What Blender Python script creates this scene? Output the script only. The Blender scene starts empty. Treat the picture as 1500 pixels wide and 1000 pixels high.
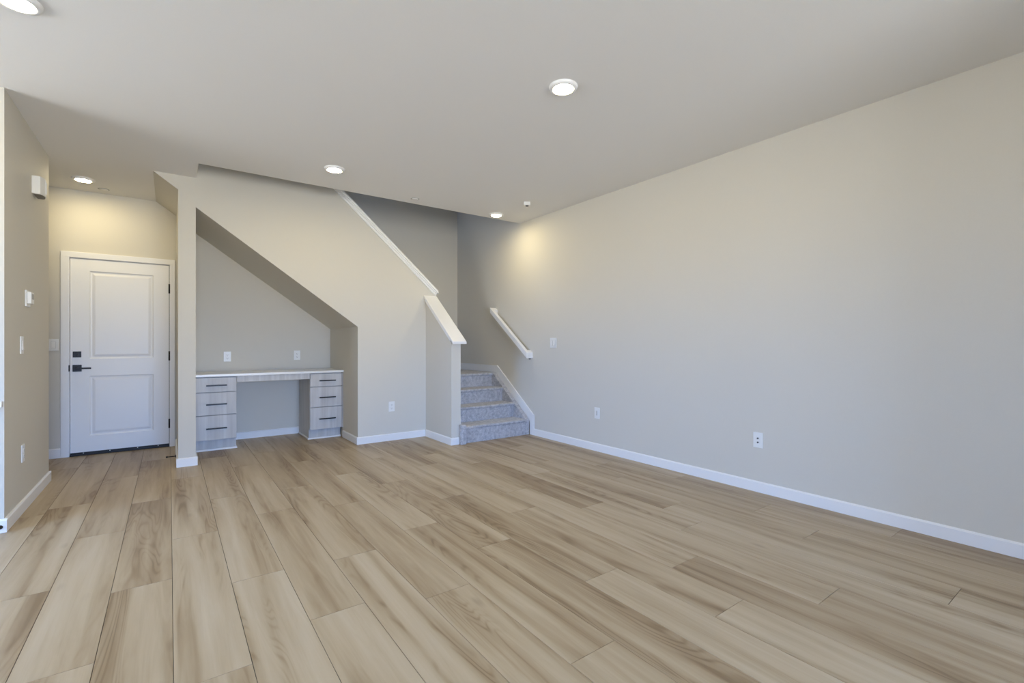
import bpy, bmesh, math, random
from mathutils import Vector, Matrix

scene = bpy.context.scene
COL = scene.collection
R = math.radians

# ------------------------------------------------------------------ camera
cam_data = bpy.data.cameras.new('camera')
cam_data.sensor_width = 36.0
cam_data.lens = 36.0 * 690.0 / 1500.0
cam_data.shift_y = 2.0 / 1500.0
cam_data.clip_start = 0.02
cam = bpy.data.objects.new('camera', cam_data)
cam.location = (0.0, 0.0, 1.168)
cam.rotation_euler = (R(90), 0.0, -R(36.037))
COL.objects.link(cam)
scene.camera = cam

# ------------------------------------------------------------------ light and exposure
vs = scene.view_settings
vs.view_transform = 'Standard'
vs.look = 'None'
vs.exposure = 0.0
vs.gamma = 1.0
vs.use_curve_mapping = False
scene.cycles.max_bounces = 12
scene.cycles.diffuse_bounces = 8

SKY = (0.60, 1.32, 2.95)            # deep blue northern sky
SKY_STRENGTH = 10.0
GROUND = (1.86, 1.86, 1.80)         # sunlit paving outside
LAMP_COLOUR = (1.0, 0.835, 0.49)
LAMP_STRENGTH = 212.0

world = bpy.data.worlds.new('daylight')
scene.world = world
world.use_nodes = True
wn = world.node_tree
wn.nodes.clear()
w_out = wn.nodes.new('ShaderNodeOutputWorld')
w_bg = wn.nodes.new('ShaderNodeBackground')
w_tc = wn.nodes.new('ShaderNodeTexCoord')
w_sep = wn.nodes.new('ShaderNodeSeparateXYZ')
w_map = wn.nodes.new('ShaderNodeMapRange')
w_map.inputs['From Min'].default_value = -0.03
w_map.inputs['From Max'].default_value = 0.05
w_mix = wn.nodes.new('ShaderNodeMix')
w_mix.data_type = 'RGBA'
w_mix.inputs[6].default_value = (*GROUND, 1)
w_mix.inputs[7].default_value = (*SKY, 1)
w_bg.inputs['Strength'].default_value = SKY_STRENGTH
wn.links.new(w_tc.outputs['Generated'], w_sep.inputs[0])
wn.links.new(w_sep.outputs['Z'], w_map.inputs['Value'])
wn.links.new(w_map.outputs[0], w_mix.inputs[0])
wn.links.new(w_mix.outputs[2], w_bg.inputs['Color'])
wn.links.new(w_bg.outputs[0], w_out.inputs[0])

# window openings outside the picture: in the rear wall (x0, x1, z0, z1) and in the far left wall (y0, y1, z0, z1)
REAR_Y, WEST_X = -5.0, -4.5
BLOCKER_X, BLOCKER_Y = 2.7, -0.5        # unseen box added behind the camera to shade the near right wall and floor
REAR_WINS = [(-0.8, 0.7, 0.05, 2.15), (0.8, 2.5, 0.05, 2.15)]
WEST_WINS = [(1.9, 4.1, 0.9, 2.3)]
UPPER_WIN = (5.85, 6.28, 3.80, 4.20)      # high in the stairwell (y0, y1, z0, z1)


def portal(name, loc, rot, sx, sy):
    d = bpy.data.lights.new(name, 'AREA')
    d.shape = 'RECTANGLE'
    d.size, d.size_y = sx, sy
    d.cycles.is_portal = True
    o = bpy.data.objects.new(name, d)
    o.location = loc
    o.rotation_euler = rot
    COL.objects.link(o)


for a0, a1, c0, c1 in REAR_WINS:
    portal('rear_window_portal', ((a0 + a1) / 2, REAR_Y - 0.13, (c0 + c1) / 2), (R(90), 0, 0), a1 - a0, c1 - c0)
for a0, a1, c0, c1 in WEST_WINS:
    portal('side_window_portal', (WEST_X - 0.13, (a0 + a1) / 2, (c0 + c1) / 2), (R(90), 0, R(-90)), a1 - a0, c1 - c0)

a0, a1, c0, c1 = UPPER_WIN
portal('upper_window_portal', (0.208 - 0.13, (a0 + a1) / 2, (c0 + c1) / 2), (R(90), 0, R(-90)), a1 - a0, c1 - c0)

# ------------------------------------------------------------------ key dimensions (metres)
CEIL = 2.743
RX = 3.74            # right wall
SY = 5.42            # face of the stair wall
BY = 6.57            # back wall with the door and the desk
HY = 6.63            # back wall of the stair landing
LX = -0.825          # left wall
OPEN_Y, OPEN_X = 4.965, 0.208


# ------------------------------------------------------------------ materials
def new_mat(name):
    m = bpy.data.materials.new(name)
    m.use_nodes = True
    nt = m.node_tree
    return m, nt, nt.nodes['Principled BSDF']


def node(nt, kind, **kw):
    n = nt.nodes.new(kind)
    for k, v in kw.items():
        if k in n.inputs:
            n.inputs[k].default_value = v
        else:
            setattr(n, k, v)
    return n


def bumped(nt, b, scale, strength, dist=0.002, detail=3.0, mapping=None):
    tc = node(nt, 'ShaderNodeTexCoord')
    nz = node(nt, 'ShaderNodeTexNoise', Scale=scale, Detail=detail)
    src = tc.outputs['Object']
    if mapping:
        mp = node(nt, 'ShaderNodeMapping')
        mp.inputs['Scale'].default_value = mapping
        nt.links.new(src, mp.inputs[0])
        src = mp.outputs[0]
    nt.links.new(src, nz.inputs['Vector'])
    bp = node(nt, 'ShaderNodeBump', Strength=strength, Distance=dist)
    nt.links.new(nz.outputs['Fac'], bp.inputs['Height'])
    nt.links.new(bp.outputs[0], b.inputs['Normal'])
    return nz


def simple(name, rgb, rough=0.5, bump=None, metallic=0.0, spec=0.5):
    m, nt, b = new_mat(name)
    b.inputs['Base Color'].default_value = (*rgb, 1)
    b.inputs['Roughness'].default_value = rough
    b.inputs['Metallic'].default_value = metallic
    b.inputs['Specular IOR Level'].default_value = spec
    if bump:
        bumped(nt, b, *bump)
    return m


def paint(name, rgb, var=0.02, rough=0.75):
    """matt wall paint with a faint roller texture"""
    m, nt, b = new_mat(name)
    b.inputs['Roughness'].default_value = rough
    b.inputs['Specular IOR Level'].default_value = 0.3
    nz = bumped(nt, b, 160.0, 0.12, 0.001, 4.0)
    mix = node(nt, 'ShaderNodeMix', data_type='RGBA')
    mix.inputs[6].default_value = (*[c * (1 - var) for c in rgb], 1)
    mix.inputs[7].default_value = (*[min(1, c * (1 + var)) for c in rgb], 1)
    nt.links.new(nz.outputs['Fac'], mix.inputs[0])
    nt.links.new(mix.outputs[2], b.inputs['Base Color'])
    return m


M_WALL = paint('wall_paint', (0.655, 0.628, 0.562))
M_CEIL = paint('ceiling_paint', (0.79, 0.785, 0.775))
M_TRIM = simple('white_trim', (0.84, 0.84, 0.84), 0.38)
M_DOOR = simple('white_door', (0.86, 0.86, 0.86), 0.40)
M_BLACK = simple('black_metal', (0.008, 0.008, 0.009), 0.35, metallic=0.3)
M_DARKGAP = simple('dark_gap', (0.03, 0.028, 0.026), 0.8)
M_BRONZE = simple('dark_threshold', (0.02, 0.018, 0.016), 0.45, metallic=0.4)
M_PLASTIC = simple('white_plastic', (0.82, 0.82, 0.80), 0.32)
M_SLOT = simple('slot_dark', (0.10, 0.10, 0.10), 0.6)
M_SHADOWLINE = simple('grey_plastic_shadow_line', (0.42, 0.42, 0.41), 0.5)  # grey display plastic, also the shadow line in narrow gaps put in as colour
M_QUARTZ = simple('white_worktop', (0.82, 0.82, 0.80), 0.22)


def cabinet_mat():
    m, nt, b = new_mat('grey_white_laminate')
    b.inputs['Roughness'].default_value = 0.45
    tc = node(nt, 'ShaderNodeTexCoord')
    mp = node(nt, 'ShaderNodeMapping')
    mp.inputs['Scale'].default_value = (22, 22, 1.2)
    nz = node(nt, 'ShaderNodeTexNoise', Scale=1.0, Detail=5.0, Distortion=0.4)
    ramp = node(nt, 'ShaderNodeValToRGB')
    ramp.color_ramp.elements[0].position = 0.3
    ramp.color_ramp.elements[0].color = (0.47, 0.455, 0.44, 1)
    ramp.color_ramp.elements[1].position = 0.7
    ramp.color_ramp.elements[1].color = (0.61, 0.60, 0.585, 1)
    nt.links.new(tc.outputs['Object'], mp.inputs[0])
    nt.links.new(mp.outputs[0], nz.inputs['Vector'])
    nt.links.new(nz.outputs['Fac'], ramp.inputs[0])
    nt.links.new(ramp.outputs[0], b.inputs['Base Color'])
    return m


M_CAB = cabinet_mat()


def carpet_mat():
    m, nt, b = new_mat('grey_carpet')
    b.inputs['Roughness'].default_value = 0.95
    b.inputs['Specular IOR Level'].default_value = 0.1
    b.inputs['Sheen Weight'].default_value = 0.25
    tc = node(nt, 'ShaderNodeTexCoord')
    n1 = node(nt, 'ShaderNodeTexNoise', Scale=220.0, Detail=3.0)
    n2 = node(nt, 'ShaderNodeTexNoise', Scale=28.0, Detail=4.0, Roughness=0.7)
    nt.links.new(tc.outputs['Object'], n1.inputs['Vector'])
    nt.links.new(tc.outputs['Object'], n2.inputs['Vector'])
    add = node(nt, 'ShaderNodeMath', operation='ADD')
    nt.links.new(n1.outputs['Fac'], add.inputs[0])
    nt.links.new(n2.outputs['Fac'], add.inputs[1])
    half = node(nt, 'ShaderNodeMath', operation='MULTIPLY')
    half.inputs[1].default_value = 0.5
    nt.links.new(add.outputs[0], half.inputs[0])
    ramp = node(nt, 'ShaderNodeValToRGB')
    ramp.color_ramp.elements[0].position = 0.36
    ramp.color_ramp.elements[0].color = (0.27, 0.275, 0.305, 1)
    ramp.color_ramp.elements[1].position = 0.64
    ramp.color_ramp.elements[1].color = (0.66, 0.655, 0.675, 1)
    nt.links.new(half.outputs[0], ramp.inputs[0])
    nt.links.new(ramp.outputs[0], b.inputs['Base Color'])
    bp = node(nt, 'ShaderNodeBump', Strength=0.8, Distance=0.006)
    nt.links.new(half.outputs[0], bp.inputs['Height'])
    nt.links.new(bp.outputs[0], b.inputs['Normal'])
    return m


M_CARPET = carpet_mat()


def plank_mat():
    m, nt, b = new_mat('oak_vinyl_planks')
    L = nt.links.new
    tc = node(nt, 'ShaderNodeTexCoord')
    at = node(nt, 'ShaderNodeAttribute', attribute_name='plank')
    sep = node(nt, 'ShaderNodeSeparateColor')
    L(at.outputs['Color'], sep.inputs[0])
    # each plank looks at its own stretch of the grain
    sc = node(nt, 'ShaderNodeVectorMath', operation='SCALE')
    sc.inputs[3].default_value = 57.0
    L(at.outputs['Color'], sc.inputs[0])
    off = node(nt, 'ShaderNodeVectorMath', operation='ADD')
    L(tc.outputs['Object'], off.inputs[0])
    L(sc.outputs[0], off.inputs[1])

    def stretched(sx, sy, detail, distortion=0.0, rough=0.5):
        mp = node(nt, 'ShaderNodeMapping')
        mp.inputs['Scale'].default_value = (sx, sy, 1.0)
        L(off.outputs[0], mp.inputs[0])
        nz = node(nt, 'ShaderNodeTexNoise', Scale=1.0, Detail=detail, Distortion=distortion, Roughness=rough)
        L(mp.outputs[0], nz.inputs['Vector'])
        return nz.outputs['Fac']

    broad = stretched(8.5, 0.42, 2.5, 0.5, 0.5)
    heart = stretched(6.5, 0.62, 1.5, 0.8)
    fine = stretched(150.0, 5.0, 3.0, 0.2, 0.6)
    mott = stretched(20.0, 1.6, 3.0, 0.8, 0.6)

    def math_(op, a, bb=None, clamp=False):
        n = node(nt, 'ShaderNodeMath', operation=op, use_clamp=clamp)
        for i, v in enumerate((a, bb)):
            if v is None:
                continue
            if isinstance(v, (int, float)):
                n.inputs[i].default_value = v
            else:
                L(v, n.inputs[i])
        return n.outputs[0]

    # rings of the heartwood, drawn as contour lines of a slow noise
    rings = math_('SINE', math_('MULTIPLY', heart, 95.0))
    rings = math_('POWER', math_('MULTIPLY', math_('ADD', rings, 1.0), 0.5), 3.0)
    mask_n = node(nt, 'ShaderNodeMapRange')
    mask_n.inputs['From Min'].default_value = 0.50
    mask_n.inputs['From Max'].default_value = 0.66
    L(broad, mask_n.inputs['Value'])
    ringm = math_('MULTIPLY', math_('MULTIPLY', rings, mask_n.outputs[0]), 0.22)

    f = math_('ADD', math_('MULTIPLY', broad, 1.05), math_('MULTIPLY', mott, 0.42))
    f = math_('ADD', f, math_('MULTIPLY', sep.outputs[0], 0.20))
    f = math_('SUBTRACT', f, 0.31)
    f = math_('ADD', f, math_('MULTIPLY', math_('SUBTRACT', fine, 0.5), 0.10))
    f = math_('ADD', f, ringm)
    ramp = node(nt, 'ShaderNodeValToRGB')
    e = ramp.color_ramp.elements
    e[0].position, e[0].color = 0.22, (0.526, 0.442, 0.319, 1)
    e[1].position, e[1].color = 0.92, (0.235, 0.162, 0.088, 1)
    for p, c in ((0.42, (0.461, 0.372, 0.250, 1)), (0.58, (0.390, 0.301, 0.189, 1)), (0.74, (0.315, 0.229, 0.135, 1))):
        x = e.new(p)
        x.color = c
    L(f, ramp.inputs[0])
    # small dark knots
    mpk = node(nt, 'ShaderNodeMapping')
    mpk.inputs['Scale'].default_value = (5.0, 1.7, 1.0)
    L(off.outputs[0], mpk.inputs[0])
    vor = node(nt, 'ShaderNodeTexVoronoi', Scale=1.0)
    L(mpk.outputs[0], vor.inputs['Vector'])
    kn = node(nt, 'ShaderNodeMapRange')
    kn.inputs['From Min'].default_value = 0.02
    kn.inputs['From Max'].default_value = 0.11
    kn.inputs['To Min'].default_value = 0.55
    kn.inputs['To Max'].default_value = 0.0
    L(vor.outputs['Distance'], kn.inputs['Value'])
    rag = math_('MULTIPLY', kn.outputs[0], mott)
    mul = node(nt, 'ShaderNodeMix', data_type='RGBA')
    L(rag, mul.inputs[0])
    L(ramp.outputs[0], mul.inputs[6])
    mul.inputs[7].default_value = (0.13, 0.085, 0.05, 1)
    L(mul.outputs[2], b.inputs['Base Color'])
    b.inputs['Roughness'].default_value = 0.42
    b.inputs['Specular IOR Level'].default_value = 0.4
    bp = node(nt, 'ShaderNodeBump', Strength=0.12, Distance=0.001)
    L(fine, bp.inputs['Height'])
    L(bp.outputs[0], b.inputs['Normal'])
    return m


M_PLANK = plank_mat()


def lens_mat():
    m, nt, b = new_mat('lit_lens')
    b.inputs['Base Color'].default_value = (0.9, 0.9, 0.88, 1)
    b.inputs['Emission Color'].default_value = (*LAMP_COLOUR, 1)
    b.inputs['Emission Strength'].default_value = LAMP_STRENGTH
    return m


M_LENS = lens_mat()


# ------------------------------------------------------------------ mesh helpers
class MB:
    """collects shapes and links them as one mesh object"""

    def __init__(self):
        self.bm = bmesh.new()

    def box(self, x0, x1, y0, y1, z0, z1, bevel=0.0, mi=0, seg=2):
        bm = self.bm
        v = [bm.verts.new(p) for p in ((x0, y0, z0), (x1, y0, z0), (x1, y1, z0), (x0, y1, z0),
                                       (x0, y0, z1), (x1, y0, z1), (x1, y1, z1), (x0, y1, z1))]
        fs = [bm.faces.new([v[i] for i in q]) for q in
              ((0, 3, 2, 1), (4, 5, 6, 7), (0, 1, 5, 4), (1, 2, 6, 5), (2, 3, 7, 6), (3, 0, 4, 7))]
        for f in fs:
            f.material_index = mi
        if bevel > 0:
            es = list({e for f in fs for e in f.edges})
            r = bmesh.ops.bevel(bm, geom=es, offset=bevel, segments=seg, affect='EDGES', profile=0.6)
            for f in r['faces']:
                f.material_index = mi
        return self

    def prism(self, pts, axis, a0, a1, mi=0, bevel=0.0, seg=2):
        """polygon pts in the plane across axis, pulled from a0 to a1.
        axis 'y': pts are (x,z); axis 'x': pts are (y,z); axis 'z': pts are (x,y)"""
        bm = self.bm

        def at(p, a):
            if axis == 'y':
                return (p[0], a, p[1])
            if axis == 'x':
                return (a, p[0], p[1])
            return (p[0], p[1], a)
        A = [bm.verts.new(at(p, a0)) for p in pts]
        B = [bm.verts.new(at(p, a1)) for p in pts]
        fs = [bm.faces.new(A), bm.faces.new(list(reversed(B)))]
        n = len(pts)
        for i in range(n):
            j = (i + 1) % n
            fs.append(bm.faces.new((A[j], A[i], B[i], B[j])))
        for f in fs:
            f.material_index = mi
        bmesh.ops.recalc_face_normals(bm, faces=fs)
        if bevel > 0:
            es = list({e for f in fs for e in f.edges})
            r = bmesh.ops.bevel(bm, geom=es, offset=bevel, segments=seg, affect='EDGES', profile=0.6)
            for f in r['faces']:
                f.material_index = mi
        return self

    def lathe(self, prof, centre, axis='z', n=40, mi=0):
        """profile of (radius, height) pairs turned about an axis"""
        bm = self.bm
        cx, cy, cz = centre
        rings = []
        for r, h in prof:
            ring = []
            if r < 1e-6:
                cnt = 1
            else:
                cnt = n
            for i in range(cnt):
                t = 2 * math.pi * i / n
                a, b = r * math.cos(t), r * math.sin(t)
                if axis == 'z':
                    p = (cx + a, cy + b, cz + h)
                elif axis == 'y':
                    p = (cx + a, cy + h, cz + b)
                else:
                    p = (cx + h, cy + a, cz + b)
                ring.append(bm.verts.new(p))
            rings.append(ring)
        fs = []
        for k in range(len(rings) - 1):
            a, b = rings[k], rings[k + 1]
            for i in range(n):
                j = (i + 1) % n
                if len(a) == 1 and len(b) == 1:
                    continue
                if len(a) == 1:
                    fs.append(bm.faces.new((a[0], b[j], b[i])))
                elif len(b) == 1:
                    fs.append(bm.faces.new((a[i], a[j], b[0])))
                else:
                    fs.append(bm.faces.new((a[i], a[j], b[j], b[i])))
        for f in fs:
            f.material_index = mi
            f.smooth = True
        bmesh.ops.recalc_face_normals(bm, faces=fs)
        return self

    def build(self, name, mats, parent=None, smooth=False):
        me = bpy.data.meshes.new(name)
        bmesh.ops.recalc_face_normals(self.bm, faces=self.bm.faces)
        self.bm.to_mesh(me)
        self.bm.free()
        for m in (mats if isinstance(mats, (list, tuple)) else [mats]):
            me.materials.append(m)
        if smooth:
            for p in me.polygons:
                p.use_smooth = True
        o = bpy.data.objects.new(name, me)
        COL.objects.link(o)
        if parent:
            o.parent = parent
        return o


def tag(o, label, cat=None, group=None, kind=None):
    o['label'] = label
    if cat:
        o['category'] = cat
    if group:
        o['group'] = group
    if kind:
        o['kind'] = kind
    return o


def struct(o, label, cat):
    return tag(o, label, cat, kind='structure')


def thing(name, label, cat, loc=(0, 0, 0), rz=0.0, group=None, kind=None):
    o = bpy.data.objects.new(name, None)
    o.empty_display_size = 0.1
    o.location = loc
    o.rotation_euler = (0, 0, rz)
    COL.objects.link(o)
    return tag(o, label, cat, group, kind)


def copy_thing(src, loc, rz, label):
    c = src.copy()
    COL.objects.link(c)
    c.location = loc
    c.rotation_euler = (0, 0, rz)
    c['label'] = label
    for ch in list(src.children):
        k = ch.copy()
        COL.objects.link(k)
        k.parent = c
        for g in list(ch.children):
            q = g.copy()
            COL.objects.link(q)
            q.parent = k
    return c


FACE_ROOM, FACE_LEFT, FACE_RIGHT = 0.0, R(-90), R(90)   # front towards -Y, towards -X, towards +X

# ------------------------------------------------------------------ floor: planks laid along Y
PITCH, SEAM0, PLEN = 0.2335, 0.012, 1.505
JOINT = {-3: 3.08, -2: 2.29, -1: 2.88, 0: 1.942, 1: 2.655, 2: 2.104, 3: 2.61, 4: 1.97, 5: 1.26, 6: 2.28,
         7: 1.655, 8: 2.62, 9: 1.49, 10: 0.897, 11: 1.76, 12: 0.555, 13: 1.25, 14: 0.15, 15: 0.95}


def make_floor():
    rnd = random.Random(11)
    bm = bmesh.new()
    lay = bm.loops.layers.float_color.new('plank')
    X0, X1, Y0, Y1 = WEST_X, RX, REAR_Y, HY
    g, d = 0.0007, 0.0022
    k = math.floor((X0 - SEAM0) / PITCH)
    while SEAM0 + k * PITCH < X1:
        xa, xb = max(X0, SEAM0 + k * PITCH), min(X1, SEAM0 + (k + 1) * PITCH)
        y = JOINT.get(k, rnd.uniform(0, PLEN))
        while y > Y0:
            y -= PLEN
        while y < Y1:
            ya, yb = max(Y0, y), min(Y1, y + PLEN)
            c = (rnd.random(), rnd.random(), rnd.random(), 1)
            top = [bm.verts.new(p) for p in ((xa + g * 2, ya + g * 2, 0), (xb - g * 2, ya + g * 2, 0),
                                             (xb - g * 2, yb - g * 2, 0), (xa + g * 2, yb - g * 2, 0))]
            low = [bm.verts.new(p) for p in ((xa + g, ya + g, -d), (xb - g, ya + g, -d),
                                             (xb - g, yb - g, -d), (xa + g, yb - g, -d))]
            fs = [bm.faces.new(top)]
            for i in range(4):
                j = (i + 1) % 4
                fs.append(bm.faces.new((low[i], low[j], top[j], top[i])))
            for f in fs:
                for lp in f.loops:
                    lp[lay] = c
            y += PLEN
        k += 1
    bx = [bm.verts.new(p) for p in ((X0, Y0, -d), (X1, Y0, -d), (X1, Y1, -d), (X0, Y1, -d))]
    f = bm.faces.new(bx)
    f.material_index = 1
    bx2 = [bm.verts.new(p) for p in ((X0, Y0, -0.12), (X1, Y0, -0.12), (X1, Y1, -0.12), (X0, Y1, -0.12))]
    f2 = bm.faces.new(list(reversed(bx2)))
    f2.material_index = 1
    for i in range(4):
        j = (i + 1) % 4
        q = bm.faces.new((bx2[i], bx2[j], bx[j], bx[i]))
        q.material_index = 1
    me = bpy.data.meshes.new('floor')
    bm.to_mesh(me)
    bm.free()
    me.materials.append(M_PLANK)
    me.materials.append(M_DARKGAP)
    o = bpy.data.objects.new('floor', me)
    COL.objects.link(o)
    struct(o, 'pale oak plank floor running the length of the room', 'floor')


make_floor()

# ------------------------------------------------------------------ ceiling and walls
T = 0.12
m = MB()
m.prism([(WEST_X, REAR_Y), (RX, REAR_Y), (RX, OPEN_Y), (OPEN_X, OPEN_Y), (OPEN_X, HY), (WEST_X, HY)], 'z', CEIL, 3.05)
struct(m.build('ceiling', M_CEIL), 'pale painted ceiling with a cut-out over the stairs', 'ceiling')

UP = 5.2   # top of the stairwell
m = MB()
m.box(RX, RX + T, REAR_Y - T, HY + T, -0.12, UP)
struct(m.build('wall_right', M_WALL), 'long bare greige wall on the right', 'wall')

# back wall with the opening for the door
DX0, DX1, DZ = -0.845, 0.022, 2.062      # rough opening
m = MB()
m.prism([(WEST_X, 0), (DX0, 0), (DX0, DZ), (DX1, DZ), (DX1, 0), (1.87, 0), (1.87, UP), (OPEN_X, UP), (OPEN_X, CEIL), (WEST_X, CEIL)],
        'y', BY, BY + T)
m.box(1.87, RX, HY, HY + T, 0, UP)
struct(m.build('wall_back', M_WALL), 'back wall behind the door, the desk and the stairs', 'wall')

# stair wall with pillar, sloped desk alcove and sloping top along the upper flight
SL = 0.89
cap_z = lambda x: 1.825 + SL * (2.73 - x)
m = MB()
m.prism([(0.067, 0), (0.205, 0), (0.205, 2.465), (1.752, 1.353), (1.752, 0), (2.73, 0), (2.73, cap_z(2.73)),
         (OPEN_X, cap_z(OPEN_X)), (OPEN_X, CEIL), (-0.12, CEIL), (0.067, 2.607)], 'y', SY, SY + T)
struct(m.build('wall_stair', M_WALL), 'stair wall with pillar and sloped opening over the desk', 'wall')

# partition running back from the pillar between the hall and the desk
m = MB()
m.prism([(0.067, 0), (0.205, 0), (0.205, 2.465), (0.067, 2.56)], 'y', SY + T, BY)
struct(m.build('wall_hall', M_WALL), 'short partition between the door and the desk alcove', 'wall')

# side of the alcove
m = MB()
m.box(1.752, 1.872, SY + T, BY, 0, 1.353)
struct(m.build('wall_alcove', M_WALL), 'side wall at the right end of the desk alcove', 'wall')

# sloped underside of the upper flight: over the desk and, further up, over the hall
m = MB()
m.prism([(0.205, 2.465), (1.752, 1.353), (1.872, 1.353), (1.872, 1.43), (0.205, 2.60)], 'y', SY + T, BY)
m.prism([(-0.12, CEIL), (0.067, 2.607), (0.067, 2.56), (0.205, 2.465), (0.205, 2.60), (0.07, CEIL)], 'y', SY + T, BY)
struct(m.build('trim_1', M_WALL), 'sloped plaster underside of the upper stairs above the desk', 'soffit')

# left wall (outer corner towards the camera) and the recess beside the door
m = MB()
m.prism([(LX, 4.2), (LX, 5.53), (LX - T, 5.53), (LX - T, 4.2 + T), (WEST_X, 4.2 + T), (WEST_X, 4.2)], 'z', 0, CEIL)
struct(m.build('wall_left', M_WALL), 'left wall ending in an outside corner beside the hall', 'wall')

# rear and far left walls with the windows the daylight comes through
def window_wall(name, label, wins, lo, hi, rear):
    mb = MB()

    def bx(a0, a1, c0, c1):
        if rear:
            mb.box(a0, a1, REAR_Y - T, REAR_Y, c0, c1)
        else:
            mb.box(WEST_X - T, WEST_X, a0, a1, c0, c1)
    pos = lo
    for a0, a1, c0, c1 in wins:
        bx(pos, a0, 0, CEIL)
        bx(a0, a1, 0, c0)
        bx(a0, a1, c1, CEIL)
        pos = a1
    bx(pos, hi, 0, CEIL)
    struct(mb.build(name, M_WALL), label, 'wall')


def window_frame(n, label, win, rear):
    a0, a1, c0, c1 = win
    f = 0.05
    mb = MB()
    for p, q, r, t in ((a0, a0 + f, c0, c1), (a1 - f, a1, c0, c1), (a0 + f, a1 - f, c0, c0 + f), (a0 + f, a1 - f, c1 - f, c1),
                       ((a0 + a1) / 2 - 0.03, (a0 + a1) / 2 + 0.03, c0 + f, c1 - f)):
        if rear:
            mb.box(p, q, REAR_Y - 0.09, REAR_Y - 0.03, r, t)
        else:
            mb.box(WEST_X - 0.09, WEST_X - 0.03, p, q, r, t)
    struct(mb.build('window_%d' % n, M_TRIM), label, 'window')


m = MB()
m.box(BLOCKER_X, RX, REAR_Y, BLOCKER_Y, 0, CEIL)
struct(m.build('wall_added_blocker', M_WALL), 'added light-blocking box behind the camera on the right, out of view', 'wall')
window_wall('wall_rear', 'wall behind the camera with tall windows', REAR_WINS, WEST_X - T, RX, True)
window_wall('wall_west', 'far left wall with tall windows, outside the picture', WEST_WINS, REAR_Y, HY + T, False)
num = 0
for w_ in REAR_WINS:
    num += 1
    window_frame(num, ('first' if num == 1 else 'second') + ' tall white framed window in the wall behind the camera', w_, True)
for w_ in WEST_WINS:
    num += 1
    window_frame(num, 'tall white framed window in the far left wall', w_, False)

# stairwell above the ceiling cut-out
m = MB()
a0, a1, c0, c1 = UPPER_WIN
m.box(OPEN_X - T, OPEN_X, OPEN_Y - T, a0, 3.05, UP)
m.box(OPEN_X - T, OPEN_X, a1, BY, 3.05, UP)
m.box(OPEN_X - T, OPEN_X, a0, a1, 3.05, c0)
m.box(OPEN_X - T, OPEN_X, a0, a1, c1, UP)
m.box(OPEN_X, RX, OPEN_Y - T, OPEN_Y, 3.05, UP)
m.box(OPEN_X - T, RX + T, OPEN_Y - T, HY + T, UP, UP + 0.1)
struct(m.build('wall_stairwell', M_WALL), 'upper walls of the stairwell above the ceiling cut-out', 'wall')

# half wall beside the first steps
HW0, HW1, HWY = 2.605, 2.725, 4.755
cap2 = lambda y: 1.182 + 0.771 * (y - 4.665)       # top of its cap
m = MB()
m.prism([(HWY, 0), (SY, 0), (SY, cap2(SY) - 0.03), (HWY, cap2(HWY) - 0.03)], 'x', HW0, HW1)
struct(m.build('wall_half', M_WALL), 'low sloped half wall beside the first carpeted steps', 'wall')

a0, a1, c0, c1 = UPPER_WIN
m = MB()
for p, q, r, t in ((a0, a0 + 0.04, c0, c1), (a1 - 0.04, a1, c0, c1), (a0 + 0.04, a1 - 0.04, c0, c0 + 0.04), (a0 + 0.04, a1 - 0.04, c1 - 0.04, c1)):
    m.box(OPEN_X - 0.09, OPEN_X - 0.03, p, q, r, t)
struct(m.build('window_4', M_TRIM), 'small window high in the stairwell, out of sight above the ceiling', 'window')

# ------------------------------------------------------------------ caps and trim
# cap board with its moulding on the half wall
m = MB()
ya, yb = 4.665, SY
m.prism([(ya, cap2(ya) - 0.028), (yb, cap2(yb) - 0.028), (yb, cap2(yb)), (ya, cap2(ya))], 'x', 2.573, 2.752, bevel=0.004)
o = struct(m.build('trim_2', M_TRIM), 'white cap board along the top of the half wall', 'trim')
m = MB()
ya = HWY - 0.016
e = 0.028
m.prism([(ya, cap2(ya) - e - 0.042), (yb, cap2(yb) - e - 0.042), (yb, cap2(yb) - e), (ya, cap2(ya) - e)], 'x', HW0 - 0.016, HW0)
m.prism([(ya, cap2(ya) - e - 0.042), (SY, cap2(SY) - e - 0.042), (SY, cap2(SY) - e), (ya, cap2(ya) - e)], 'x', HW1, HW1 + 0.012)
m.prism([(ya, cap2(ya) - e - 0.03), (HWY, cap2(ya) - e - 0.03), (HWY, cap2(HWY) - e), (ya, cap2(ya) - e)], 'x', HW0 - 0.016, HW1 + 0.012)
m.build('moulding', M_TRIM, o)

# cap board with its moulding on the sloped top of the stair wall
m = MB()
xa, xb = OPEN_X, 2.765
m.prism([(xa, cap_z(xa)), (xb, cap_z(xb)), (xb, cap_z(xb) + 0.034), (xa, cap_z(xa) + 0.034)], 'y', SY - 0.036, SY + T + 0.036, bevel=0.004)
o = struct(m.build('trim_3', M_TRIM), 'long white cap board climbing the top of the stair wall', 'trim')
m = MB()
xb = 2.745
m.prism([(xa, cap_z(xa) - 0.055), (xb, cap_z(xb) - 0.055), (xb, cap_z(xb)), (xa, cap_z(xa))], 'y', SY - 0.014, SY)
m.prism([(xa, cap_z(xa) - 0.024), (xb, cap_z(xb) - 0.024), (xb, cap_z(xb)), (xa, cap_z(xa))], 'y', SY - 0.026, SY - 0.014)
m.build('moulding', M_TRIM, o)

# baseboards
BH, BT = 0.083, 0.014


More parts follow.
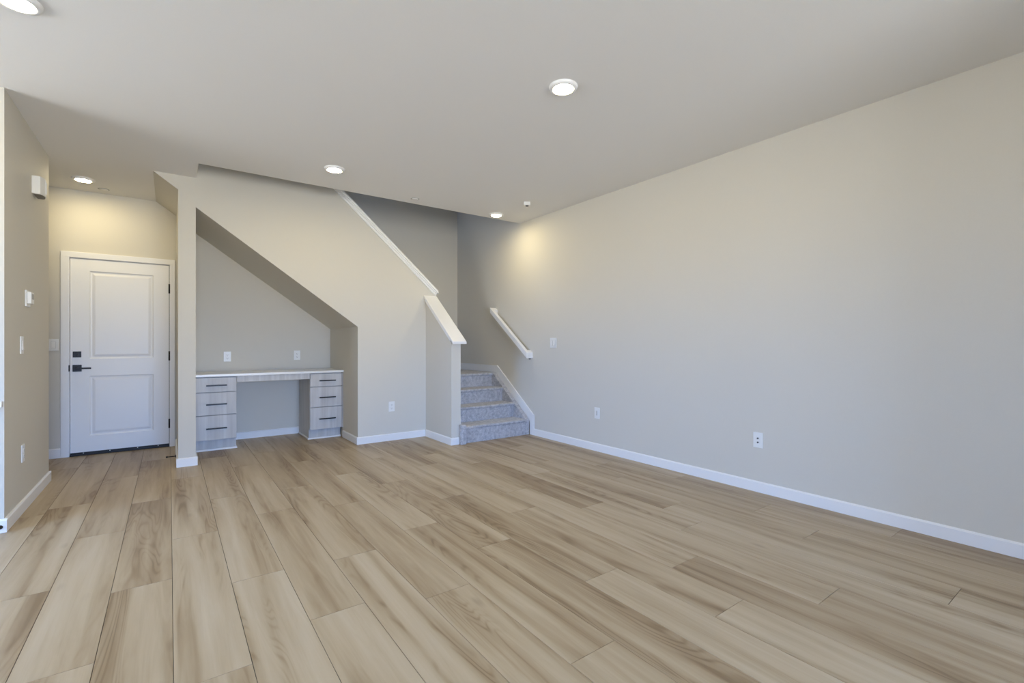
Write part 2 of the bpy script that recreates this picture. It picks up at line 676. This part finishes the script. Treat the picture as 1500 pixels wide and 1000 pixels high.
def base_profile(mb, p0, p1, out, h=BH, z0=0.0):
    """a board from p0 to p1 on a wall, `out` is the unit vector into the room"""
    (ax, ay), (bx, by) = p0, p1
    ox, oy = out
    prof = ((0, z0), (BT, z0), (BT, z0 + h - 0.010), (BT - 0.008, z0 + h), (0, z0 + h))
    bm = mb.bm
    A = [bm.verts.new((ax + ox * d, ay + oy * d, z)) for d, z in prof]
    B = [bm.verts.new((bx + ox * d, by + oy * d, z)) for d, z in prof]
    bm.faces.new(A)
    bm.faces.new(list(reversed(B)))
    for i in range(5):
        j = (i + 1) % 5
        bm.faces.new((A[j], A[i], B[i], B[j]))


m = MB()
base_profile(m, (RX, BLOCKER_Y), (RX, 4.655), (-1, 0))
struct(m.build('baseboard_right', M_TRIM), 'white baseboard along the right wall', 'baseboard')
m = MB()
base_profile(m, (1.752 - BT, SY), (HW0 - BT, SY), (0, -1))
base_profile(m, (1.752, 5.975), (1.752, SY), (-1, 0))
struct(m.build('baseboard_stair', M_TRIM), 'white baseboard under the stair wall and alcove return', 'baseboard')
m = MB()
base_profile(m, (HW0, SY - BT), (HW0, HWY), (-1, 0))
base_profile(m, (HW0 - BT, HWY), (2.698, HWY), (0, -1))
struct(m.build('baseboard_half', M_TRIM), 'white baseboard around the half wall', 'baseboard')
m = MB()
base_profile(m, (0.067 - BT, SY), (0.205 + BT, SY), (0, -1))
base_profile(m, (0.067, SY), (0.067, BY - 0.03), (-1, 0))
base_profile(m, (0.205, SY), (0.205, 5.975), (1, 0))
struct(m.build('baseboard_pillar', M_TRIM), 'white baseboard wrapping the pillar beside the desk', 'baseboard')
m = MB()
base_profile(m, (LX, 4.2), (LX, 5.53), (1, 0))
base_profile(m, (LX + BT, 4.2), (WEST_X, 4.2), (0, -1))
base_profile(m, (LX + BT, 5.53), (LX - T, 5.53), (0, 1))
struct(m.build('baseboard_left', M_TRIM), 'white baseboard around the left wall corner', 'baseboard')
m = MB()
base_profile(m, (WEST_X, BY), (-0.892, BY), (0, -1), h=0.098)
base_profile(m, (0.60, BY), (1.36, BY), (0, -1))
struct(m.build('baseboard_back', M_TRIM), 'white baseboard on the back wall', 'baseboard')

# pale ledge on the end of the left wall
m = MB()
m.box(-1.7, LX - 0.004, 4.165, 4.2, 0.772, 0.810, 0.004)
struct(m.build('trim_4', M_TRIM), 'thin pale ledge on the end of the left wall', 'ledge')


# ------------------------------------------------------------------ door
def make_door():
    root = thing('door_1', 'white two panel door with black hardware at the end of the hall', 'door',
                 (0, BY, 0), kind='structure')
    X0, X1, Z0, Z1 = -0.821, -0.003, 0.035, 2.038
    # leaf with two moulded panels
    bm = bmesh.new()
    yf, yb = -0.004, 0.040
    panels = [(-0.674, -0.141, 1.003, 1.918), (-0.674, -0.141, 0.200, 0.824)]

    def quad(pts):
        return bm.faces.new([bm.verts.new(p) for p in pts])
    xs = [X0, -0.674, -0.141, X1]
    zs = [Z0, 0.200, 0.824, 1.003, 1.918, Z1]
    for i in range(3):
        for j in range(5):
            if i == 1 and j in (1, 3):
                continue
            quad([(xs[i], yf, zs[j]), (xs[i + 1], yf, zs[j]), (xs[i + 1], yf, zs[j + 1]), (xs[i], yf, zs[j + 1])])
    for (a, b, c, d) in panels:
        steps = [(0.0, yf), (0.010, yf + 0.009), (0.022, yf + 0.010), (0.040, yf + 0.0035), (0.048, yf + 0.002)]
        for k in range(len(steps) - 1):
            (i0, ya), (i1, yb2) = steps[k], steps[k + 1]
            o4 = [(a + i0, c + i0), (b - i0, c + i0), (b - i0, d - i0), (a + i0, d - i0)]
            n4 = [(a + i1, c + i1), (b - i1, c + i1), (b - i1, d - i1), (a + i1, d - i1)]
            for q in range(4):
                r = (q + 1) % 4
                quad([(o4[q][0], ya, o4[q][1]), (o4[r][0], ya, o4[r][1]), (n4[r][0], yb2, n4[r][1]), (n4[q][0], yb2, n4[q][1])])
        i1, yl = steps[-1]
        quad([(a + i1, yl, c + i1), (b - i1, yl, c + i1), (b - i1, yl, d - i1), (a + i1, yl, d - i1)])
    quad([(X0, yb, Z0), (X0, yb, Z1), (X1, yb, Z1), (X1, yb, Z0)])
    quad([(X0, yf, Z0), (X0, yf, Z1), (X0, yb, Z1), (X0, yb, Z0)])
    quad([(X1, yf, Z0), (X1, yb, Z0), (X1, yb, Z1), (X1, yf, Z1)])
    quad([(X0, yf, Z1), (X1, yf, Z1), (X1, yb, Z1), (X0, yb, Z1)])
    quad([(X0, yf, Z0), (X0, yb, Z0), (X1, yb, Z0), (X1, yf, Z0)])
    bmesh.ops.remove_doubles(bm, verts=bm.verts, dist=1e-5)
    mb = MB()
    mb.bm.free()
    mb.bm = bm
    mb.build('leaf', M_DOOR, root)
    # jamb and casing
    mb = MB()
    mb.box(-0.845, -0.826, 0.0, T, 0, 2.062)
    mb.box(0.002, 0.022, 0.0, T, 0, 2.062)
    mb.box(-0.845, 0.022, 0.0, T, 2.043, 2.062)
    mb.box(-0.845, 0.022, T - 0.01, T, 0, 2.062, mi=1)
    mb.build('jamb', [M_TRIM, M_DARKGAP], root)
    mb = MB()
    mb.box(-0.893, -0.829, -0.017, 0.0, 0, 2.100, 0.003)
    mb.box(0.005, 0.053, -0.017, 0.0, 0, 2.100, 0.003)
    mb.box(-0.893, 0.053, -0.0175, 0.0, 2.047, 2.104, 0.003)
    mb.build('casing', M_TRIM, root)
    # sweep, threshold
    mb = MB()
    mb.box(X0 + 0.002, X1 - 0.002, -0.010, 0.03, 0.017, 0.036)
    for fx in (-0.72, -0.51, -0.28, -0.1):
        mb.box(fx - 0.004, fx + 0.004, -0.0115, -0.010, 0.024, 0.031, mi=1)
    mb.build('sweep', [M_BRONZE, M_PLASTIC], root)
    mb = MB()
    mb.box(-0.826, 0.002, -0.012, T, 0.0, 0.016, 0.003)
    mb.build('threshold', M_BRONZE, root)
    for hz in (1.776, 1.022, 0.262):
        mb = MB()
        mb.lathe([(0, -0.052), (0.0085, -0.052), (0.0085, 0.052), (0, 0.052)], (0.0005, -0.012, hz), 'z', 16)
        mb.box(-0.003, 0.005, -0.010, -0.003, hz - 0.05, hz + 0.05)
        mb.build('hinge', M_BLACK, root)
    mb = MB()
    mb.box(-0.801, -0.736, -0.019, -0.004, 1.018, 1.080, 0.003)
    mb.box(-0.775, -0.762, -0.030, -0.019, 1.036, 1.062, 0.003)
    mb.build('deadbolt', M_BLACK, root)
    mb = MB()
    mb.box(-0.803, -0.733, -0.016, -0.004, 0.872, 0.942, 0.003)
    mb.lathe([(0.012, 0.0), (0.012, -0.045), (0, -0.045)], (-0.768, -0.016, 0.907), 'y', 20)
    h = mb.build('door_handle', M_BLACK, root)
    mb = MB()
    mb.box(-0.778, -0.655, -0.062, -0.050, 0.898, 0.914, 0.003)
    mb.build('lever', M_BLACK, h)
    mb = MB()
    mb.box(-0.833, -0.824, -0.020, -0.003, 0.875, 0.94, 0.003)
    mb.build('strike_plate', M_BLACK, root)


make_door()


# ------------------------------------------------------------------ built-in desk
def bar_handle(x0, x1, z, parent):
    mb = MB()
    mb.box(x0, x1, 5.980 - 0.038, 5.980 - 0.026, z - 0.007, z + 0.007, 0.0018)
    for x in (x0 + 0.025, x1 - 0.025):
        mb.box(x - 0.004, x + 0.004, 5.980 - 0.028, 5.980, z - 0.004, z + 0.004)
    mb.build('handle', M_BLACK, parent)


def cabinet(x0, x1, side_at, hx0, hx1, label, filler=False):
    root = thing('drawer_cabinet', label, 'cabinet', ((x0 + x1) / 2, 6.0, 0), group='drawer cabinets under the worktop')
    off = Vector(root.location)
    parts = []
    sx0, sx1 = (x1 - 0.018, x1) if side_at == 'right' else (x0, x0 + 0.018)
    mb = MB()
    cx0, cx1 = (x0, x1 - 0.018) if side_at == 'right' else (x0 + 0.018, x1)
    mb.box(cx0, cx1, 6.022, BY - 0.016, 0.118, 0.804)
    parts.append(mb.build('body', M_CAB))
    mb = MB()
    mb.prism([(6.000, 0.118), (6.000, 0.804), (BY - 0.016, 0.804), (BY - 0.016, 0.0), (6.050, 0.0), (6.050, 0.118)], 'x', sx0, sx1)
    parts.append(mb.build('side_panel', M_CAB))
    mb = MB()
    mb.box(cx0, cx1, 6.060, 6.075, 0.0, 0.118)
    parts.append(mb.build('toe_kick', M_CAB))
    mb = MB()
    q = (x0, x1 + 0.012) if side_at == 'right' else (x0 - 0.012, x1)
    mb.box(q[0], q[1], 6.036, 6.050 if side_at else 6.05, 0.0, 0.019, 0.004)
    if side_at == 'right':
        mb.box(x1, x1 + 0.012, 6.050, BY - 0.016, 0.0, 0.019, 0.004)
    else:
        mb.box(x0 - 0.012, x0, 6.050, BY - 0.016, 0.0, 0.019, 0.004)
    parts.append(mb.build('shoe_moulding', M_TRIM))
    if filler:
        mb = MB()
        mb.box(x1 + 0.003, 1.7515, 5.986, 6.010, 0.118, 0.804)
        parts.append(mb.build('filler_strip', M_CAB))
    f0, f1 = x0 + 0.003, x1 - 0.003
    for za, zb, hz in ((0.640, 0.794, 0.711), (0.394, 0.633, 0.508), (0.126, 0.387, 0.250)):
        mb = MB()
        mb.box(f0, f1, 5.980, 5.9995, za, zb, 0.0015)
        dr = mb.build('drawer', M_CAB)
        bar_handle(hx0, hx1, hz, dr)
        parts.append(dr)
    for p in parts:
        p.parent = root
        p.location = -off
    return root


cabinet(0.219, 0.600, 'right', 0.316, 0.507, 'pale grey three drawer cabinet next to the pillar, left of the knee space')
cabinet(1.362, 1.738, 'left', 1.462, 1.654, 'pale grey three drawer cabinet against the sloped alcove end, right of the knee space', True)

wt = thing('worktop', 'white built-in desk top spanning both drawer cabinets in the alcove', 'worktop', (0.98, 6.26, 0.804))
mb = MB()
mb.box(0.2055 - 0.98, 1.7515 - 0.98, 5.958 - 6.26, BY - 6.26 - 0.0005, 0.001, 0.027, 0.003)
mb.build('slab', M_QUARTZ, wt)
mb = MB()
mb.box(0.604 - 0.98, 1.358 - 0.98, 5.985 - 6.26, 6.003 - 6.26, -0.068, 0.0)
mb.build('apron', M_CAB, wt)

# ------------------------------------------------------------------ stairs
Y_R = [4.745, 5.003, 5.260, 5.517]           # riser faces
Z_T = [0.198, 0.384, 0.568, 0.750]           # tread heights
SX0, SX1 = 2.768, 3.662                      # carpeted width of the steps


def make_stairs():
    root = thing('staircase', 'grey carpeted stairs rising beside the right wall to a landing', 'stairs', (3.2, 4.75, 0))
    off = Vector(root.location)
    parts = []
    for i in range(4):
        z0 = 0.0 if i == 0 else Z_T[i - 1]
        z1 = Z_T[i]
        ya = Y_R[i]
        yb = Y_R[i + 1] + 0.02 if i < 3 else HY - 0.002
        nose = 0.022
        r = 0.017
        pts = [(ya, z0), (ya, z1 - 2 * r - 0.004), (ya - nose * 0.5, z1 - 2 * r)]
        cy, cz = ya - nose + r, z1 - r
        for k in range(0, 7):
            t = R(250) - R(160) * k / 6
            pts.append((cy + r * math.cos(t), cz + r * math.sin(t)))
        pts += [(yb, z1), (yb, z0)]
        x1 = SX1 if i < 3 else RX - 0.0145
        x0 = SX0 if i < 3 else 2.735
        mb = MB()
        mb.prism(pts, 'x', x0, x1)
        if i == 3:
            mb.box(2.735, SX0, SY + T, 5.6, 0, 0.01)
        parts.append(mb.build('landing' if i == 3 else 'step', M_CARPET, smooth=False))
    # carpeted strips closing the ends of the steps
    line = lambda y: 0.205 + 0.725 * (y - 4.745)
    for xa, xb, yf in ((SX1, 3.722, 4.742), (2.7265, SX0, 4.722)):
        pts = [(yf, 0), (yf - 0.004, 0.17), (yf + 0.006, 0.198), (yf + 0.024, line(yf) + 0.008), (5.497, line(5.497)),
               (5.517, 0.75), (5.517, 0.0)]
        if xb < 3:
            pts = [(yf, 0), (yf - 0.004, 0.18), (yf + 0.006, 0.215), (yf + 0.030, 0.226), (yf + 0.06, 0.224), (5.40, line(5.40)), (5.40, 0.0)]
        mb = MB()
        mb.prism(pts, 'x', xa, xb, bevel=0.005)
        parts.append(mb.build('side_strip', M_CARPET))
    mb = MB()
    mb.prism([(4.694, 0), (4.690, 0.18), (4.698, 0.215), (4.718, 0.227), (4.740, 0.226), (4.740, 0.0)], 'x', 2.7005, SX0, bevel=0.008, seg=3)
    parts.append(mb.build('end_wrap', M_CARPET))
    # upper flight behind the stair wall
    run = 0.2575
    mb = MB()
    pts = [(2.66, 0.75)]
    x, z = 2.66, 0.75
    for k in range(3):
        z += 0.1865
        pts.append((x, z))
        x -= run
        pts.append((x, z))
    pts += [(x, z - 0.12), (2.30, 0.95), (2.30, 0.75)]
    mb.prism(pts, 'y', SY + T + 0.002, BY - 0.002)
    parts.append(mb.build('upper_flight', M_CARPET))
    for p in parts:
        p.parent = root
        p.location = -off


make_stairs()

# skirting boards beside the steps
m = MB()
m.prism([(4.655, 0), (4.655, 0.248), (5.480, 0.846), (HY - 0.001, 0.846), (HY - 0.001, 0.752), (5.545, 0.752), (4.735, 0.165), (4.735, 0)], 'x', RX - 0.013, RX)
m.prism([(4.655, 0.246), (4.655, 0.252), (5.479, 0.851), (HY - 0.001, 0.851), (HY - 0.001, 0.845), (5.481, 0.845)], 'x', RX - 0.017, RX)
struct(m.build('trim_5', M_TRIM), 'white skirt board stepping up the right wall beside the stairs', 'trim')
m = MB()
m.prism([(4.757, 0.0), (4.757, 0.27), (5.40, 0.74), (5.40, 0.0)], 'x', HW1, HW1 + 0.0014)
m.prism([(4.775, 0.20), (4.775, 0.29), (5.40, 0.75), (5.40, 0.66)], 'x', HW1 + 0.0014, HW1 + 0.014)
struct(m.build('trim_6', M_TRIM), 'white skirt board on the stair side of the half wall', 'trim')


# handrail on the right wall
def make_handrail():
    root = thing('handrail', 'white square handrail on the right wall above the stairs', 'handrail', (RX, 5.1, 1.25))
    off = Vector(root.location)
    zl = lambda y: 0.972 + 0.735 * (y - 4.69)
    ya, yb, hh = 4.690, 5.530, 0.072
    w = 0.046
    mb = MB()
    mb.prism([(ya, zl(ya)), (yb, zl(yb)), (yb, zl(yb) + hh), (ya, zl(ya) + hh)], 'x', 3.640, 3.686, bevel=0.004)
    parts = [mb.build('rail', M_TRIM)]
    for y in (ya, yb - w):
        mb = MB()
        mb.prism([(y, zl(y)), (y + w, zl(y + w)), (y + w, zl(y + w) + hh), (y, zl(y) + hh)], 'x', 3.685, RX, bevel=0.003)
        parts.append(mb.build('wall_return', M_TRIM))
    for y in (ya + 0.06, yb - 0.12):
        mb = MB()
        mb.lathe([(0, 0), (0.026, 0), (0.026, -0.006), (0.008, -0.010), (0.008, -0.045), (0, -0.045)], (RX, y, zl(y) - 0.035), 'x', 20)
        mb.lathe([(0, 0), (0.012, 0.0), (0.012, 0.036), (0, 0.036)], (3.690, y, zl(y) - 0.036), 'z', 16)
        b = mb.build('bracket', M_BLACK)
        b['label'] = 'black bracket'
        parts.append(b)
    for p in parts:
        p.parent = root
        p.location = -off


make_handrail()


# ------------------------------------------------------------------ switches and outlets
def plate(w, h):
    mb = MB()
    mb.box(-w / 2, w / 2, -0.0062, 0.0, -h / 2, h / 2, 0.0025)
    return mb


def make_outlet(label, loc, rz, group='duplex wall outlets'):
    root = thing('wall_outlet', label, 'outlet', loc, rz, group)
    plate(0.075, 0.120).build('cover_plate', M_PLASTIC, root)
    for s in (1, -1):
        mb = MB()
        zc = s * 0.0195
        mb.box(-0.0165, 0.0165, -0.0085, -0.006, zc - 0.0150, zc + 0.0150, 0.002)
        mb.box(-0.0080, -0.0056, -0.0089, -0.0084, zc - 0.004, zc + 0.006, mi=1)
        mb.box(0.0056, 0.0080, -0.0089, -0.0084, zc - 0.004, zc + 0.006, mi=1)
        mb.box(-0.0026, 0.0026, -0.0089, -0.0084, zc - 0.0125, zc - 0.0075, mi=1)
        mb.build('receptacle', [M_PLASTIC, M_SLOT], root)
    return root


def make_switch(label, loc, rz, gangs=1):
    root = thing('light_switch', label, 'switch', loc, rz, 'rocker light switches')
    w = 0.075 if gangs == 1 else 0.118
    plate(w, 0.120).build('cover_plate', M_PLASTIC, root)
    for g in range(gangs):
        xc = 0.0 if gangs == 1 else (-0.023 + 0.046 * g)
        mb = MB()
        mb.box(xc - 0.0178, xc + 0.0178, -0.0066, -0.006, -0.0345, 0.0345, mi=1)
        mb.prism([(-0.0062, -0.033), (-0.0122, -0.033), (-0.0082, 0.033), (-0.0062, 0.033)], 'x', xc - 0.0160, xc + 0.0160)
        mb.build('rocker', [M_PLASTIC, M_SHADOWLINE], root)
    return root


out0 = make_outlet('white outlet above the desk, nearer the pillar', (0.562, BY, 1.004), FACE_ROOM)
copy_thing(out0, (1.337, BY, 1.008), FACE_ROOM, 'white outlet above the desk, nearer the alcove side wall')
copy_thing(out0, (2.156, SY, 0.406), FACE_ROOM, 'white outlet low on the stair wall beside the half wall')
copy_thing(out0, (LX, 4.645, 0.402), FACE_RIGHT, 'white outlet low on the left wall above its baseboard')
make_switch('white single switch on the left wall below the thermostat', (LX, 4.615, 1.153), FACE_RIGHT)
make_switch('white single switch on the back wall beside the door casing', (-0.945, BY, 1.147), FACE_ROOM)
make_switch('white double switch on the right wall beside the handrail', (RX, 4.292, 1.168), FACE_LEFT, 2)

# cable plates low on the right wall
root = thing('cable_plate', 'small white cover plate low on the right wall, nearer the stairs', 'wall plate', (RX, 3.574, 0.410), FACE_LEFT,
             'cover plates low on the right wall')
plate(0.075, 0.120).build('cover_plate', M_PLASTIC, root)
mb = MB()
mb.box(-0.0175, 0.0175, -0.0075, -0.006, -0.034, 0.034, 0.0008)
mb.box(-0.006, 0.006, -0.0079, -0.0074, -0.025, 0.025, mi=1)
mb.build('insert', [M_PLASTIC, M_SHADOWLINE], root)
root = thing('cable_plate', 'white wall plate with two round dark jacks on the right wall', 'wall plate', (RX, 1.853, 0.406), FACE_LEFT,
             'cover plates low on the right wall')
plate(0.075, 0.120).build('cover_plate', M_PLASTIC, root)
mb = MB()
mb.box(-0.0175, 0.0175, -0.0075, -0.006, -0.034, 0.034, 0.0008)
mb.build('insert', M_PLASTIC, root)
for z in (0.014, -0.018):
    mb = MB()
    mb.lathe([(0, -0.0125), (0.0035, -0.0125), (0.0065, -0.0115), (0.0065, -0.007)], (0, 0, z), 'y', 18)
    mb.build('jack', M_SLOT, root)

# thermostat
root = thing('thermostat', 'white thermostat on the left wall above the switch', 'thermostat', (LX, 4.775, 1.485), FACE_RIGHT)
mb = MB()
mb.box(-0.060, 0.060, -0.008, 0, -0.058, 0.058, 0.003)
mb.build('back_plate', M_PLASTIC, root)
mb = MB()
mb.box(-0.045, 0.045, -0.030, -0.008, -0.038, 0.046, 0.005)
mb.build('housing', M_PLASTIC, root)
mb = MB()
mb.box(-0.032, 0.032, -0.0308, -0.030, -0.005, 0.034, mi=0)
mb.build('display', M_SHADOWLINE, root)

# door chime
root = thing('door_chime', 'white door chime box high on the left wall', 'door chime', (LX, 5.000, 2.345), FACE_RIGHT)
mb = MB()
n = 10
pts = [(-0.085, 0.0)]
for i in range(n + 1):
    t = i / n
    pts.append((-0.085 + 0.17 * t, -0.046 - 0.018 * math.sin(math.pi * t)))
pts.append((0.085, 0.0))
mb.prism(pts, 'z', -0.066, 0.066, bevel=0.003)
mb.build('cover', M_PLASTIC, root)
mb = MB()
pts2 = [(x * 0.86, min(y, -0.008) * 0.92) for x, y in pts]
mb.prism(pts2, 'z', -0.0705, -0.066)
mb.build('grille', simple('dark_grille', (0.22, 0.20, 0.17), 0.7), root)  # grille under the cover is dark in itself
mb = MB()
for x in (-0.02, 0.0, 0.02):
    mb.box(x - 0.002, x + 0.002, -0.0655, -0.058, -0.045, 0.045)
mb.build('rib', M_PLASTIC, root)


# ------------------------------------------------------------------ ceiling fixtures
def make_light(loc, label, strong=None):
    root = thing('ceiling_light', label, 'ceiling light', (loc[0], loc[1], CEIL), 0, 'round ceiling lights')
    mb = MB()
    mb.lathe([(0.088, 0.0), (0.088, -0.004), (0.082, -0.015), (0.068, -0.019), (0.0595, -0.016), (0.0575, -0.010), (0, -0.010)], (0, 0, 0), 'z', 48)
    mb.build('trim_ring', M_TRIM, root)
    mb = MB()
    mb.lathe([(0.057, -0.012), (0.054, -0.0170), (0.042, -0.020), (0.02, -0.0215), (0, -0.0218)], (0, 0, 0), 'z', 40)
    mb.build('lens', M_LENS, root)
    return root


LIGHTS = [
    ((1.960, 2.158), 'largest round lit ceiling light, alone over the middle of the room'),
    ((1.209, 4.391), 'round lit ceiling light in front of the stair wall, above the desk side'),
    ((-0.669, 6.086), 'round lit ceiling light in the hall by the white door'),
    ((3.245, 4.788), 'round lit ceiling light at the corner above the handrail'),
    ((-0.566, 3.089), 'round lit ceiling light cut by the top left picture edge'),
]
l0 = make_light(*LIGHTS[0])
for p, lab in LIGHTS[1:]:
    copy_thing(l0, (p[0], p[1], CEIL), 0, lab)


def sprinkler_cover(loc, label):
    root = thing('sprinkler_cover', label, 'sprinkler', (loc[0], loc[1], CEIL), 0, 'flush sprinkler covers')
    mb = MB()
    mb.lathe([(0.047, 0.0), (0.047, -0.003), (0.044, -0.005), (0.038, -0.005), (0.038, 0.0)], (0, 0, 0), 'z', 32)
    mb.build('rim', M_SHADOWLINE, root)
    mb = MB()
    mb.lathe([(0.036, 0.0), (0.036, -0.006), (0.034, -0.008), (0, -0.0095)], (0, 0, 0), 'z', 32)
    mb.build('cap', M_CEIL, root)
    return root


s0 = sprinkler_cover((2.173, 4.788), 'flat round ceiling sprinkler cover close to the edge of the stair opening')
copy_thing(s0, (-0.543, 6.368, CEIL), 0, 'flat round ceiling sprinkler cover in the hall above the door')

root = thing('ceiling_sensor', 'small white block sensor with dark underside near the corner light', 'sensor', (3.24, 4.167, CEIL), R(-36))
mb = MB()
mb.box(-0.036, 0.036, -0.028, 0.028, -0.040, 0.0, 0.006)
mb.build('housing', M_PLASTIC, root)
mb = MB()
mb.lathe([(0.020, -0.040), (0.017, -0.046), (0, -0.047)], (0, 0, 0), 'z', 24)
mb.build('lens', M_BLACK, root)


# ------------------------------------------------------------------ door stops
root = thing('door_stop', 'thin black door stop on the hall side of the pillar baseboard', 'door stop', (0.053, 5.665, 0.06), 0, 'black door stops')
mb = MB()
mb.lathe([(0, 0.0), (0.014, 0.0), (0.014, -0.004), (0.0045, -0.008), (0.0045, -0.066)], (0, 0, 0), 'x', 16)
mb.build('rod', M_BLACK, root)
mb = MB()
mb.lathe([(0, -0.080), (0.007, -0.080), (0.008, -0.076), (0.008, -0.066), (0, -0.066)], (0, 0, 0), 'x', 16)
mb.build('tip', M_BLACK, root)
root = thing('door_stop', 'black door stop on the baseboard at the lower left picture edge', 'door stop', (-0.839, 4.2 - BT, 0.036), 0, 'black door stops')
mb = MB()
mb.lathe([(0, 0.0), (0.012, 0.0), (0.012, -0.004), (0.0045, -0.008), (0.0045, -0.066)], (0, 0, 0), 'y', 16)
mb.build('rod', M_BLACK, root)
mb = MB()
mb.lathe([(0, -0.082), (0.009, -0.080), (0.011, -0.076), (0.011, -0.066), (0, -0.066)], (0, 0, 0), 'y', 16)
mb.build('tip', M_BLACK, root)
